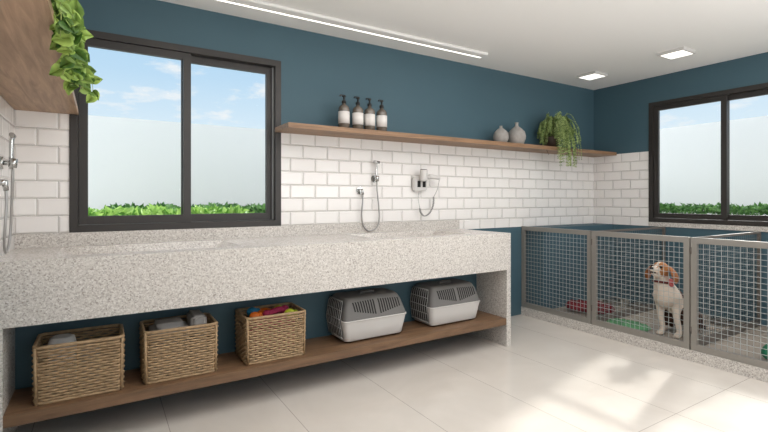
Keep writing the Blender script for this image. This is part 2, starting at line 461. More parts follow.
# ---------------------------------------------------------------- outside
bm = NB(); box(bm, -8, 12, 0.13, 10, -0.2, -0.1); box(bm, 5.03, 12, -12, 0.12, -0.2, -0.1)
tag(obj('ground_outside', bm, M['outer_ground']), 'unseen ground outside, made pale to bounce light', kind='structure')
bm = NB(); box(bm, -6, 6.9, 2.5, 2.65, -0.1, 2.07)
tag(obj('wall_garden_back', bm, M['white_wall']), 'white garden wall seen through the window over the counter', kind='structure')
bm = NB(); box(bm, 6.9, 7.05, -7, 2.65, -0.1, 2.20)
tag(obj('wall_garden_right', bm, M['white_wall']), 'white garden wall seen through the window above the kennels', kind='structure')

def leaf(bm, p, d, up, L, wd, mi=0, curl=0.25):
    d = d.normalized(); s = d.cross(up)
    if s.length < 1e-4: s = d.orthogonal()
    s.normalize(); nrm = s.cross(d)
    a = bm.verts.new(p); m1 = p + d * L * 0.45
    l = bm.verts.new(m1 + s * wd / 2 + nrm * wd * curl); r = bm.verts.new(m1 - s * wd / 2 + nrm * wd * curl)
    c = bm.verts.new(m1); t = bm.verts.new(p + d * L - nrm * L * 0.12)
    for f in ((a, c, l), (l, c, t), (a, r, c), (c, r, t)):
        q = bm.faces.new(f); q.material_index = mi
def hedge(name, x0, x1, y0, y1, ztop, n, L, mm, label, axis='X'):
    rnd = random.Random(len(label))
    root = thing(name, ((x0 + x1) / 2, (y0 + y1) / 2, -0.1), label, 'hedge')
    bm = NB()
    cx, cy = (x0 + x1) / 2, (y0 + y1) / 2
    box(bm, x0 - cx + .05, x1 - cx - .05, y0 - cy + .08, y1 - cy - .08, 0, ztop - 0.10)
    bmesh.ops.subdivide_edges(bm, edges=bm.edges[:], cuts=6, use_grid_fill=True)
    for v in bm.verts:
        v.co += Vector((0, 0, 0.03)) * noise.noise(v.co * 5) if v.co.z > 0.01 else Vector()
    obj('hedge_core', bm, M['hedge_core'], root)
    bm = NB()
    for _ in range(n):
        x = rnd.uniform(x0, x1); y = rnd.uniform(y0, y1)
        top = ztop + 0.1 - 0.03 + 0.05 * noise.noise(Vector((x * 6, y * 6, 0)))
        if rnd.random() < 0.6: z = top - rnd.random() ** 1.5 * 0.09
        else:
            z = rnd.uniform(0.45, 1) * top
            if axis == 'X': y = y0 + rnd.uniform(-0.02, 0.07)
            else: x = x0 + rnd.uniform(-0.02, 0.07)
        d = Vector((rnd.uniform(-1, 1), rnd.uniform(-1, 1), rnd.uniform(0.1, 1.3)))
        leaf(bm, Vector((x - cx, y - cy, z)), d, Vector((rnd.uniform(-.5, .5), -1 if axis == 'X' else 0, 0.6)), L * rnd.uniform(.7, 1.3), L * 0.6)
    obj('foliage', bm, mm, root)
    return root
hedge('hedge', -1.0, 1.22, 1.2, 1.6, 1.06, 5200, 0.085, M['hedge_light'], 'light green broad-leaved hedge behind the left pane of the window over the counter')
hedge('hedge', 0.1, 3.6, 1.92, 2.36, 1.10, 6500, 0.06, M['hedge_dark'], 'darker green fine-leaved hedge behind the right pane of the window over the counter')
hedge('hedge', 6.2, 6.65, -4.2, 1.2, 1.10, 8000, 0.06, M['hedge_dark'], 'dark green clipped hedge outside the window above the kennels', 'Y')

# ---------------------------------------------------------------- wash counter
CX0, CX1, CY, CZ = XL + 0.001, 2.806, -0.65, 0.911
wc = thing('wash_counter', (CX0, CY, 0), 'long speckled granite dog-washing counter with two sunken tubs and an open wooden shelf below', 'counter')
def lw(bm, root):
    bmesh.ops.transform(bm, matrix=Matrix.Translation(-Vector(root.location)), verts=bm.verts); return bm
# height-field worktop with two recessed tubs
bm = NB()
xs = [CX0, -0.19, 0.70, 1.62, 2.50, CX1]
ys = [CY, -0.52, -0.075, -0.001]
ZB = 0.617
grid = {}
def top_z(i, j):
    return 0.72 if (j == 1 and i in (1, 3)) else CZ
for i in range(5):
    for j in range(3):
        x0, x1, y0, y1 = xs[i], xs[i + 1], ys[j], ys[j + 1]
        z = top_z(i, j)
        if z < CZ:
            t = 0.08; tx = 0.26   # sloping tub walls down to a smaller floor
            A = [(x0, y0, CZ), (x1, y0, CZ), (x1, y1, CZ), (x0, y1, CZ)]
            B = [(x0 + tx, y0 + t, z), (x1 - tx, y0 + t, z), (x1 - tx, y1 - t, z), (x0 + tx, y1 - t, z)]
            a = [bm.verts.new(p) for p in A]; b = [bm.verts.new(p) for p in B]
            for k in range(4):
                bm.faces.new((a[k], b[k], b[(k + 1) % 4], a[(k + 1) % 4]))
            bm.faces.new(b)
        else:
            bm.faces.new([bm.verts.new(p) for p in ((x0, y0, CZ), (x1, y0, CZ), (x1, y1, CZ), (x0, y1, CZ))])
P = lambda x, y, z: bm.verts.new((x, y, z))
x0, x1, y0, y1 = xs[0], xs[-1], ys[0], ys[-1]
bm.faces.new([P(x0, y0, ZB), P(x1, y0, ZB), P(x1, y1, ZB), P(x0, y1, ZB)])
bm.faces.new([P(x0, y0, ZB), P(x1, y0, ZB), P(x1, y0, CZ), P(x0, y0, CZ)])
bm.faces.new([P(x1, y0, ZB), P(x1, y1, ZB), P(x1, y1, CZ), P(x1, y0, CZ)])
bm.faces.new([P(x0, y1, ZB), P(x1, y1, ZB), P(x1, y1, CZ), P(x0, y1, CZ)])
bm.faces.new([P(x0, y0, ZB), P(x0, y1, ZB), P(x0, y1, CZ), P(x0, y0, CZ)])
bmesh.ops.remove_doubles(bm, verts=bm.verts, dist=1e-5)
obj('worktop', lw(bm, wc), M['granite'], wc)
bm = NB(); box(bm, CX0, CX1 + 0.012, -0.016, -0.001, CZ, 0.99)
obj('backsplash', lw(bm, wc), M['granite'], wc)
bm = NB(); box(bm, CX0, CX0 + 0.04, CY, -0.001, 0, ZB); obj('side_panel', lw(bm, wc), M['granite'], wc)
bm = NB(); box(bm, CX1 - 0.045, CX1, CY, -0.001, 0, ZB); obj('side_panel', lw(bm, wc), M['granite'], wc)
bm = NB(); box(bm, CX0 + 0.04, CX1 - 0.045, -0.305, -0.285, 0.176, ZB); obj('back_panel', lw(bm, wc), M['teal'], wc)
bm = NB(); box(bm, CX0 + 0.04, CX1 - 0.045, CY + 0.006, -0.305, 0.176, 0.228); obj('lower_shelf', lw(bm, wc), M['wood_dark'], wc)
for cx in (0.25, 2.06):
    bm = NB(); lathe(bm, [(0, 0.004), (0.03, 0.004), (0.042, 0.002), (0.045, 0)], 24, (cx, -0.30, 0.72))
    obj('drain', lw(bm, wc), M['chrome'], wc)

# ---------------------------------------------------------------- wall shelves
bm = NB(); box(bm, 1.075, XR - 0.001, -0.278, -0.001, 1.670, 1.705)
s = obj('wall_shelf', bm, M['wood']); tag(s, 'long brown wooden shelf on the back wall above the white tiles', 'shelf')
bm = NB(); box(bm, XL + 0.001, -0.113, -2.75, -0.001, 1.682, 1.714)
s = obj('wall_shelf', bm, M['wood_y']); tag(s, 'brown wooden shelf on the left wall with a trailing plant on it', 'shelf')

# ---------------------------------------------------------------- ceiling lights
def ceiling_panel():
    t = thing('ceiling_light', (4.262, -0.397, ZC), 'square surface-mounted ceiling light nearest the corner over the kennels', 'ceiling light', 'square lights on the ceiling over the kennels')
    bm = NB(); box(bm, -0.105, 0.105, -0.105, 0.105, -0.024, -0.0005)
    obj('housing', bm, M['lamp_frame'], t)
    bm = NB(); box(bm, -0.088, 0.088, -0.088, 0.088, -0.0265, -0.0235)
    obj('diffuser', bm, M['lamp'], t)
    return t
cp_ = ceiling_panel()
dup(cp_, (4.225, -1.22, ZC), 'square surface-mounted ceiling light above the window over the kennels')
for k, (x, y) in enumerate(((4.225, -2.04), (4.225, -2.86))):
    dup(cp_, (x, y, ZC), ['square ceiling light past the right edge of the picture, third from the corner', 'square ceiling light past the right edge of the picture, fourth from the corner'][k])
t = thing('linear_light', (0.1, -0.30, ZC), 'long white linear ceiling light running along the back wall', 'ceiling light')
bm = NB(); box(bm, 0, 2.758, -0.045, 0.045, -0.022, -0.0005); bevel_all(bm, 0.004, 1)
obj('profile', bm, M['ceiling'], t)
bm = NB(); box(bm, 0.01, 2.748, 0.030, 0.0455, -0.0235, -0.012)
obj('led_strip', bm, M['led'], t)

# ---------------------------------------------------------------- soap bottles
def soap_bottle():
    t = thing('soap_bottle', (1.553, -0.16, 1.705), 'dark pump bottle with a white label on the shelf, leftmost of the four', 'soap bottle', 'pump bottles on the shelf')
    bm = NB(); lathe(bm, [(0, 0), (0.036, 0), (0.039, 0.004), (0.039, 0.145), (0.037, 0.155), (0.030, 0.166), (0.018, 0.174), (0.013, 0.178), (0.013, 0.19), (0, 0.19)], 28)
    obj('bottle', bm, M['amber'], t)
    bm = NB(); lathe(bm, [(0.0392, 0.043), (0.0400, 0.043), (0.0400, 0.126), (0.0392, 0.126)], 28)
    obj('label_band', bm, M['label'], t)
    bm = NB(); lathe(bm, [(0, 0.186), (0.016, 0.186), (0.016, 0.204), (0.007, 0.206), (0.006, 0.228), (0.013, 0.230), (0.013, 0.242), (0, 0.243)], 16)
    tube(bm, [(0, 0, 0.236), (-0.02, -0.012, 0.238), (-0.038, -0.022, 0.235), (-0.042, -0.024, 0.226)], 0.0045, 8)
    obj('pump', bm, M['black'], t)
    t.scale = (1.08, 1.08, 1.08)
    return t
sb = soap_bottle()
for x, lb in ((1.672, 'dark pump bottle with a white label, second from the left of the four'), (1.776, 'dark pump bottle with a white label, third from the left of the four'), (1.886, 'dark pump bottle with a white label on the shelf, rightmost of the four')):
    dup(sb, (x, -0.16, 1.705), lb)

# ---------------------------------------------------------------- vases
def vase(x, sc, label, hneck):
    bm = NB()
    prof = [(0, 0), (0.045, 0), (0.062, 0.018), (0.078, 0.055), (0.080, 0.085), (0.070, 0.122), (0.045, 0.15), (0.020, 0.168), (0.014, 0.178), (0.014, 0.178 + hneck), (0.019, 0.186 + hneck), (0.014, 0.187 + hneck), (0.008, 0.17), (0, 0.17)]
    lathe(bm, [(r * sc, z * sc) for r, z in prof], 32)
    o = obj('vase', bm, M['vase'], None, (x, -0.14, 1.705))
    return tag(o, label, 'vase')
vase(3.227, 0.90, 'smaller round grey stoneware vase on the long shelf', 0.006)
vase(3.442, 1.09, 'larger round grey stoneware vase on the long shelf, beside the small one', 0.018)

# ---------------------------------------------------------------- fern
def fern():
    t = thing('potted_fern', (3.95, -0.15, 1.705), 'green fern drooping over the edge of the long shelf near the corner', 'plant')
    bm = NB(); lathe(bm, [(0, 0), (0.06, 0), (0.085, 0.10), (0.088, 0.115), (0.078, 0.115), (0.075, 0.10), (0, 0.10)], 24)
    obj('pot', bm, M['pot'], t)
    rnd = random.Random(5); bm = NB(); bs = NB()
    for k in range(190):
        a = rnd.uniform(0, 2 * pi)
        out = Vector((cos(a), sin(a), 0))
        r = rnd.uniform(0.05, 0.185)
        if out.y > 0: out.y *= 0.55
        hpk = 0.12 + rnd.uniform(0.04, 0.22) * (1 - 1.2 * r)
        q = Vector((out.x * r, out.y * r, 0))
        front = q.y < -0.035
        if front:
            q.y = min(q.y, -0.05) - 0.10 * rnd.random() - 0.035; ze = rnd.uniform(-0.22, 0.16) if q.y < -0.145 else rnd.uniform(0.03, 0.2)
            if abs(q.x) < 0.03 and rnd.random() < 0.3: ze = -0.20
        else: ze = rnd.uniform(0.02, 0.22)
        if k % 12 == 0: q.x *= 1.35; hpk += 0.04
        pts = catmull([(0.1 * q.x, 0.1 * q.y, 0.09), (0.32 * q.x, 0.32 * q.y, 0.09 + (hpk - 0.09) * 0.75), (0.68 * q.x, 0.68 * q.y, hpk), (0.95 * q.x, 0.95 * q.y, hpk * 0.55 + ze * 0.45), (q.x + rnd.uniform(-.012, .012), q.y, ze)], 8)
        for p in pts:
            if p.z < 0.012 and p.y > -0.138: p.z = 0.012
            if p.y > 0.13: p.y = 0.13
        n = len(pts)
        tube(bs, pts, 0.0012, 3, caps=False)
        for i in range(2, len(pts) - 1):
            d = (pts[i + 1] - pts[i]).normalized(); sd = d.cross(Vector((out.x, out.y, 0.3)))
            sd.normalize()
            w = 0.030 * (1 - 0.8 * abs(i / n - 0.4))
            for sg in (-1, 1):
                leaf(bm, pts[i], sd * sg + d * 0.5 + Vector((0, 0, rnd.uniform(-.3, .1))), Vector((out.x, out.y, 1)), w, 0.013)
    obj('stem', bs, M['stem'], t, fix=False)
    obj('frond', bm, M['fern'], t, fix=False)
    bm = NB()
    tube(bm, catmull([(-0.05, -0.05, 0.12), (-0.13, -0.07, 0.14), (-0.20, -0.08, 0.02), (-0.235, -0.15, -0.09)], 6), 0.0018, 5)
    obj('dry_stem', bm, M['pot'], t)
    return t
fern()

# ---------------------------------------------------------------- pothos
def heart_leaf(bm, p, d, up, L):
    d = d.normalized(); s = d.cross(up)
    if s.length < 1e-3: s = d.orthogonal()
    s.normalize(); n = s.cross(d).normalized()
    out = [(0.0, 0.0), (-0.12, 0.24), (-0.02, 0.42), (0.22, 0.50), (0.5, 0.42), (0.78, 0.20), (1.0, 0.0)]
    def pt(a, b): return p + d * L * a + s * L * b + n * L * (0.16 * abs(b) - 0.20 * a * a)
    mid = [bm.verts.new(pt(max(a, 0), 0)) for a, b in out]
    for sg in (-1, 1):
        ed = [mid[0]] + [bm.verts.new(pt(a, b * sg)) for a, b in out[1:-1]] + [mid[-1]]
        for i in range(len(out) - 1):
            q = [mid[i], mid[i + 1], ed[i + 1], ed[i]]; u = []
            for v in q:
                if v not in u: u.append(v)
            if len(u) >= 3:
                f = bm.faces.new(u); f.smooth = True
def pothos():
    ox, oy, oz = -0.25, -1.47, 1.714
    t = thing('potted_pothos', (ox, oy, oz), 'bright green trailing plant hanging over the shelf on the left wall', 'plant')
    bm = NB(); lathe(bm, [(0, 0), (0.065, 0), (0.085, 0.12), (0.09, 0.135), (0.08, 0.135), (0.076, 0.12), (0, 0.12)], 24)
    obj('pot', bm, M['pot_white'], t)
    rnd = random.Random(11); bm = NB(); bs = NB()
    edge = -0.113 - ox   # front edge of the shelf
    for k in range(36):
        ey = rnd.uniform(-0.34, 0.36); ex = edge + rnd.uniform(0.008, 0.05)
        far = max(0.0, (ey + 0.1))          # strands further along hang lower
        zl = -rnd.uniform(0.0, 0.06) - 0.18 * far * rnd.uniform(0.3, 1.0) - (0.05 * rnd.random() if ey < -0.1 else 0)
        if k < 7: ey = 0.20 + 0.03 * k; ex = edge + 0.02 + 0.010 * k; zl = -0.07 - 0.008 * k
        pts = catmull([(0.02, 0, 0.12), (edge * 0.5, ey * 0.5, 0.17 + rnd.uniform(-.03, .06)), (edge + 0.012, ey * 0.9, 0.05), (ex, ey, -0.01 + zl * .4), (ex + rnd.uniform(-.02, .02), ey + rnd.uniform(-.04, .04), zl - 0.02)], 6)
        tube(bs, pts, 0.0013, 4, caps=False)
        for i in range(4, len(pts)):
            if rnd.random() < (0.35 if k < 7 else 0.6):
                d = Vector((rnd.uniform(-1.1, 1.2), rnd.uniform(-.8, 0.4), rnd.uniform(-1.1, 0.7)))
                heart_leaf(bm, pts[i] + Vector((0.004, -0.004, 0)), d, Vector((0.3 + rnd.uniform(-.5, .5), -1.0, rnd.uniform(-.5, .6))), rnd.uniform(0.028, 0.045))
    for _ in range(170):
        a = rnd.uniform(0, 2 * pi); r = rnd.uniform(0, 0.12)
        p = Vector((0.03 + r * cos(a), r * sin(a) * 2.2, 0.14 + rnd.uniform(-0.02, 0.14)))
        heart_leaf(bm, p, Vector((cos(a), sin(a), rnd.uniform(-.6, .6))), Vector((0.4, -0.8, rnd.uniform(-.3, .8))), rnd.uniform(0.028, 0.045))
    for v in bm.verts:
        if v.co.x < edge + 0.003 and -0.034 < v.co.z < 0.006:
            if v.co.z > -0.02: v.co.z = 0.006
            else: v.co.x = edge + 0.003
        if v.co.x < -0.15: v.co.x = -0.15
    obj('stem', bs, M['stem'], t, fix=False)
    obj('foliage', bm, M['pothos'], t, fix=False)
pothos()

# ---------------------------------------------------------------- hand showers
def hand_shower(loc, rz, label):
    """local: wall plane y=0, room side -y, x along the wall (to the right)"""
    t = thing('hand_shower', loc, label, 'shower', rz=rz)
    bm = NB()
    tube(bm, [(0, -0.001, 0), (0, -0.012, 0)], 0.030, 20); tube(bm, [(0, -0.012, 0), (0, -0.05, 0)], 0.011, 12)
    tube(bm, [(0, -0.045, -0.022), (0, -0.05, 0.022)], 0.017, 14)
    obj('holder', bm, M['chrome'], t)
    bm = NB()
    tube(bm, [(0, -0.040, -0.03), (0, -0.040, 0.03), (0, -0.042, 0.11), (0, -0.045, 0.128)], [0.008, 0.009, 0.009, 0.010], 10)
    tube(bm, [(-0.030, -0.046, 0.134), (0.022, -0.046, 0.132)], 0.0115, 12)
    obj('handset', bm, M['chrome'], t)
    bm = NB()
    tube(bm, [(-0.138, -0.001, -0.098), (-0.138, -0.010, -0.098)], 0.030, 20); tube(bm, [(-0.138, -0.010, -0.098), (-0.138, -0.04, -0.098)], 0.014, 12)
    tube(bm, [(-0.138, -0.036, -0.088), (-0.126, -0.038, -0.133)], 0.011, 12)
    obj('outlet_elbow', bm, M['chrome'], t)
    bm = NB()
    pts = catmull([(0, -0.046, -0.03), (0.004, -0.044, -0.10), (0.022, -0.038, -0.22), (0.030, -0.034, -0.32), (0.012, -0.030, -0.395), (-0.06, -0.028, -0.425), (-0.115, -0.030, -0.385), (-0.136, -0.036, -0.30), (-0.130, -0.040, -0.20), (-0.126, -0.038, -0.133)], 8)
    tube(bm, pts, 0.0058, 8)
    obj('hose', bm, M['chrome_dark'], t)
    return t
hand_shower((1.91, 0, 1.352), 0, 'chrome hand shower with a looped hose on the back wall over the right tub')
hand_shower((XL, -0.42, 1.36), pi / 2, 'chrome hand shower with a looped hose on the left wall')

# ---------------------------------------------------------------- hair dryer
t = thing('hair_dryer', (2.36, 0, 1.252), 'white wall-mounted hair dryer with a coiled cord', 'hair dryer')
bm = NB(); box(bm, -0.075, 0.068, -0.045, -0.001, 0, 0.125); bevel_all(bm, 0.010, 2)
bs = obj('wall_base', bm, M['plastic_white'], t)
bm = NB()
for x in (-0.025, 0.03): box(bm, x - 0.016, x + 0.016, -0.0475, -0.043, 0.035, 0.09)
obj('socket_cover', bm, M['dark_fill'], bs)
bm = NB()
tube(bm, [(-0.004, -0.085, 0.085), (-0.004, -0.085, 0.10), (-0.004, -0.085, 0.175), (-0.004, -0.085, 0.182)], [0.030, 0.034, 0.034, 0.031], 20)
tube(bm, [(0.03, -0.085, 0.118), (0.07, -0.085, 0.130), (0.16, -0.085, 0.118), (0.168, -0.085, 0.117)], [0.02, 0.021, 0.018, 0.014], 14)
tube(bm, [(0.0, -0.045, 0.11), (0.0, -0.07, 0.11)], 0.02, 12)
dr = obj('dryer_body', bm, M['plastic_white'], t)
bm = NB(); tube(bm, [(-0.004, -0.085, 0.180), (-0.004, -0.085, 0.187)], 0.029, 20)
obj('air_intake', bm, M['dark_fill'], dr)
bm = NB()
coil = []
ctrl = catmull([(0.135, -0.045, -0.05), (0.130, -0.045, -0.12), (0.09, -0.045, -0.19), (0.035, -0.045, -0.215), (-0.005, -0.045, -0.185), (-0.015, -0.045, -0.15)], 40)
for i, p in enumerate(ctrl):
    a = i * 0.9; coil.append(p + Vector((0.006 * cos(a), 0.006 * sin(a), 0)))
tube(bm, coil, 0.0042, 5)
tube(bm, catmull([(0.165, -0.085, 0.118), (0.172, -0.075, 0.09), (0.165, -0.06, 0.02), (0.135, -0.045, -0.05)], 6), 0.0022, 6)
tube(bm, catmull([(-0.015, -0.045, -0.15), (-0.03, -0.04, -0.06), (-0.01, -0.03, 0.01)], 6), 0.0022, 6)
obj('cord', bm, M['grille'], t)

# ---------------------------------------------------------------- wicker baskets
def basket():
    w, d, h = 0.358, 0.262, 0.270
    t = thing('wicker_basket', (-0.085, -0.466, 0.2285), 'wicker basket on the lower shelf with a rolled white towel inside, leftmost of three', 'basket', 'wicker baskets on the lower shelf')
    fl = 0.975   # base narrower than rim
    def rect(z, off, per, phase):
        k = fl + (1 - fl) * z / h
        hx, hy = w / 2 * k, d / 2 * k
        r = 0.018
        segs = [((-hx + r, -hy), (hx - r, -hy), (0, -1)), ((hx, -hy + r), (hx, hy - r), (1, 0)), ((hx - r, hy), (-hx + r, hy), (0, 1)), ((-hx, hy - r), (-hx, -hy + r), (-1, 0))]
        pts = []; c = phase
        for (a, b, nn) in segs:
            L = sqrt((b[0] - a[0]) ** 2 + (b[1] - a[1]) ** 2); n = max(2, int(round(L / per)))
            for i in range(n + 1):
                f = i / n; s = off * (1 if c % 2 == 0 else -1); c += 1
                pts.append((a[0] + (b[0] - a[0]) * f + nn[0] * s, a[1] + (b[1] - a[1]) * f + nn[1] * s, z))
        return pts
    bm = NB(); rows = 19
    for i in range(rows):
        z = 0.008 + (h - 0.03) * i / (rows - 1)
        p = rect(z, 0.0058, 0.029, i)
        if 14 <= i <= 16:      # handle openings in the two short ends
            parts = [[q for q in p if q[1] < -0.045 or abs(q[0]) < 0.13][:], ]
            run = []; first = None; runs = []
            for q in p + [p[0]]:
                if abs(q[0]) > 0.14 and abs(q[1]) < 0.045:
                    if len(run) > 1: runs.append(run)
                    run = []
                else: run.append(q)
            if len(run) > 1: runs.append(run)
            for rr_ in runs: tube(bm, rr_, 0.0055, 5)
        else:
            tube(bm, p, 0.0064, 6, closed=True)
    obj('woven_wall', bm, M['wicker'], t)
    for nm, z, r in (('rim', h - 0.004, 0.009), ('foot_band', 0.007, 0.008)):
        bm = NB(); tube(bm, rect(z, 0.001, 0.03, 0), r, 7, closed=True)
        obj(nm, bm, M['wicker'], t)
    bm = NB(); k = fl
    box(bm, -w / 2 * k, w / 2 * k, -d / 2 * k, d / 2 * k, 0.002, 0.009)
    obj('base', bm, M['wicker_dark'], t)
    for sx, sy in ((-1, -1), (1, -1), (1, 1), (-1, 1)):
        bm = NB(); tube(bm, [(sx * (w / 2 * fl - 0.004), sy * (d / 2 * fl - 0.004), 0.0), (sx * (w / 2 - 0.004), sy * (d / 2 - 0.004), h - 0.004)], 0.007, 7)
        obj('corner_post', bm, M['wicker'], t)
    return t
b1 = basket()
b2 = dup(b1, (0.369, -0.464, 0.2285), 'wicker basket on the lower shelf holding folded grey towels, middle of three')
b3 = dup(b1, (0.890, -0.466, 0.2285), 'wicker basket on the lower shelf full of colourful dog toys, rightmost of three')

def soft_box(sx, sy, sz, seed, amp=0.0015):
    bm = NB(); box(bm, -sx / 2, sx / 2, -sy / 2, sy / 2, 0, sz)
    bevel_all(bm, min(sx, sy, sz) * 0.16, 3)
    bmesh.ops.subdivide_edges(bm, edges=[e for e in bm.edges if e.calc_length() > 0.03], cuts=3, use_grid_fill=True)
    for v in bm.verts:
        v.co += v.co.normalized() * amp * noise.noise(v.co * 18 + Vector((seed, 0, 0)))
    for f in bm.faces: f.smooth = True
    return bm
# rolled towel in basket 1
bm = NB()
lathe(bm, [(0, 0), (0.055, 0), (0.06, 0.01), (0.06, 0.225), (0.052, 0.254), (0.036, 0.262), (0.030, 0.25), (0.022, 0.262), (0.010, 0.262), (0, 0.25)], 24)
tag(obj('rolled_towel', bm, M['towel_white'], None, (-0.165, -0.43, 0.238)), 'rolled white towel standing in the leftmost basket', 'towel')
bm = NB()
lathe(bm, [(0, 0), (0.042, 0), (0.047, 0.01), (0.047, 0.18), (0.04, 0.195), (0.028, 0.197), (0.022, 0.19), (0.012, 0.195), (0, 0.19)], 24)
tag(obj('rolled_towel', bm, M['towel'], None, (-0.05, -0.44, 0.238)), 'rolled grey towel low in the leftmost basket', 'towel')
for k, (x, y, sx, sy, sz, lb) in enumerate(((0.318, -0.464, 0.19, 0.20, 0.276, 'folded grey towel in the left half of the middle basket'), (0.462, -0.464, 0.08, 0.19, 0.300, 'folded grey towel standing higher in the right end of the middle basket'))):
    tag(obj('folded_towel', soft_box(sx, sy, sz, k * 3.1), M['towel'], None, (x, y, 0.238)), lb, 'towel')
# toys in basket 3
def toy(name, x, y, z, bm, m, label):
    tag(obj(name, bm, m, None, (x, y, z)), label, 'dog toy', 'dog toys in the rightmost basket')
BX, BY, BZ = 0.890, -0.463, 0.238
bm = soft_box(0.27, 0.18, 0.222, 5.0, 0.010)
toy('plush_toy', BX + 0.005, BY, BZ, bm, M['toy_pink'], 'large magenta plush cushion toy filling the toy basket')
bm = NB(); ellipsoid(bm, (0, 0, 0.03), (0.034, 0.034, 0.030)); ellipsoid(bm, (0.03, 0, 0.035), (0.02, 0.015, 0.016))
toy('rubber_ball', BX - 0.095, BY + 0.055, BZ + 0.220, bm, M['toy_blue'], 'blue rubber toy at the back left of the toy basket')
bm = NB(); tube(bm, [(0.033 * cos(a), 0.033 * sin(a), 0.017) for a in [2 * pi * i / 20 for i in range(20)]], 0.016, 10, closed=True)
toy('ring_toy', BX - 0.02, BY + 0.055, BZ + 0.225, bm, M['toy_orange'], 'orange ring toy at the back of the toy basket')
bm = NB(); ellipsoid(bm, (0, 0, 0.026), (0.032, 0.022, 0.026)); ellipsoid(bm, (0.03, 0.0, 0.024), (0.018, 0.02, 0.024))
toy('bone_toy', BX - 0.108, BY - 0.040, BZ + 0.220, bm, M['toy_orange'], 'orange bone toy at the front left of the toy basket')
bm = NB()
tube(bm, catmull([(-0.055, -0.01, 0.022), (-0.02, 0.0, 0.03), (0.02, 0.005, 0.038), (0.06, 0.02, 0.03)], 5), 0.018, 10)
ellipsoid(bm, (-0.06, -0.012, 0.024), (0.026, 0.026, 0.024)); ellipsoid(bm, (0.066, 0.02, 0.03), (0.026, 0.024, 0.026))
toy('rope_toy', BX + 0.03, BY - 0.015, BZ + 0.222, bm, M['toy_pink'], 'magenta knotted rope toy across the top of the toy basket')
bm = NB(); ellipsoid(bm, (0, 0, 0.024), (0.032, 0.025, 0.024)); ellipsoid(bm, (0.035, -0.008, 0.02), (0.018, 0.018, 0.02))
toy('squeaky_toy', BX + 0.105, BY - 0.055, BZ + 0.220, bm, M['toy_lime'], 'lime green toy at the front right of the toy basket')
bm = NB(); ellipsoid(bm, (0, 0, 0.025), (0.03, 0.024, 0.025))
toy('rubber_ball', BX + 0.075, BY + 0.068, BZ + 0.220, bm, M['toy_lime'], 'lime green ball at the back right of the toy basket')

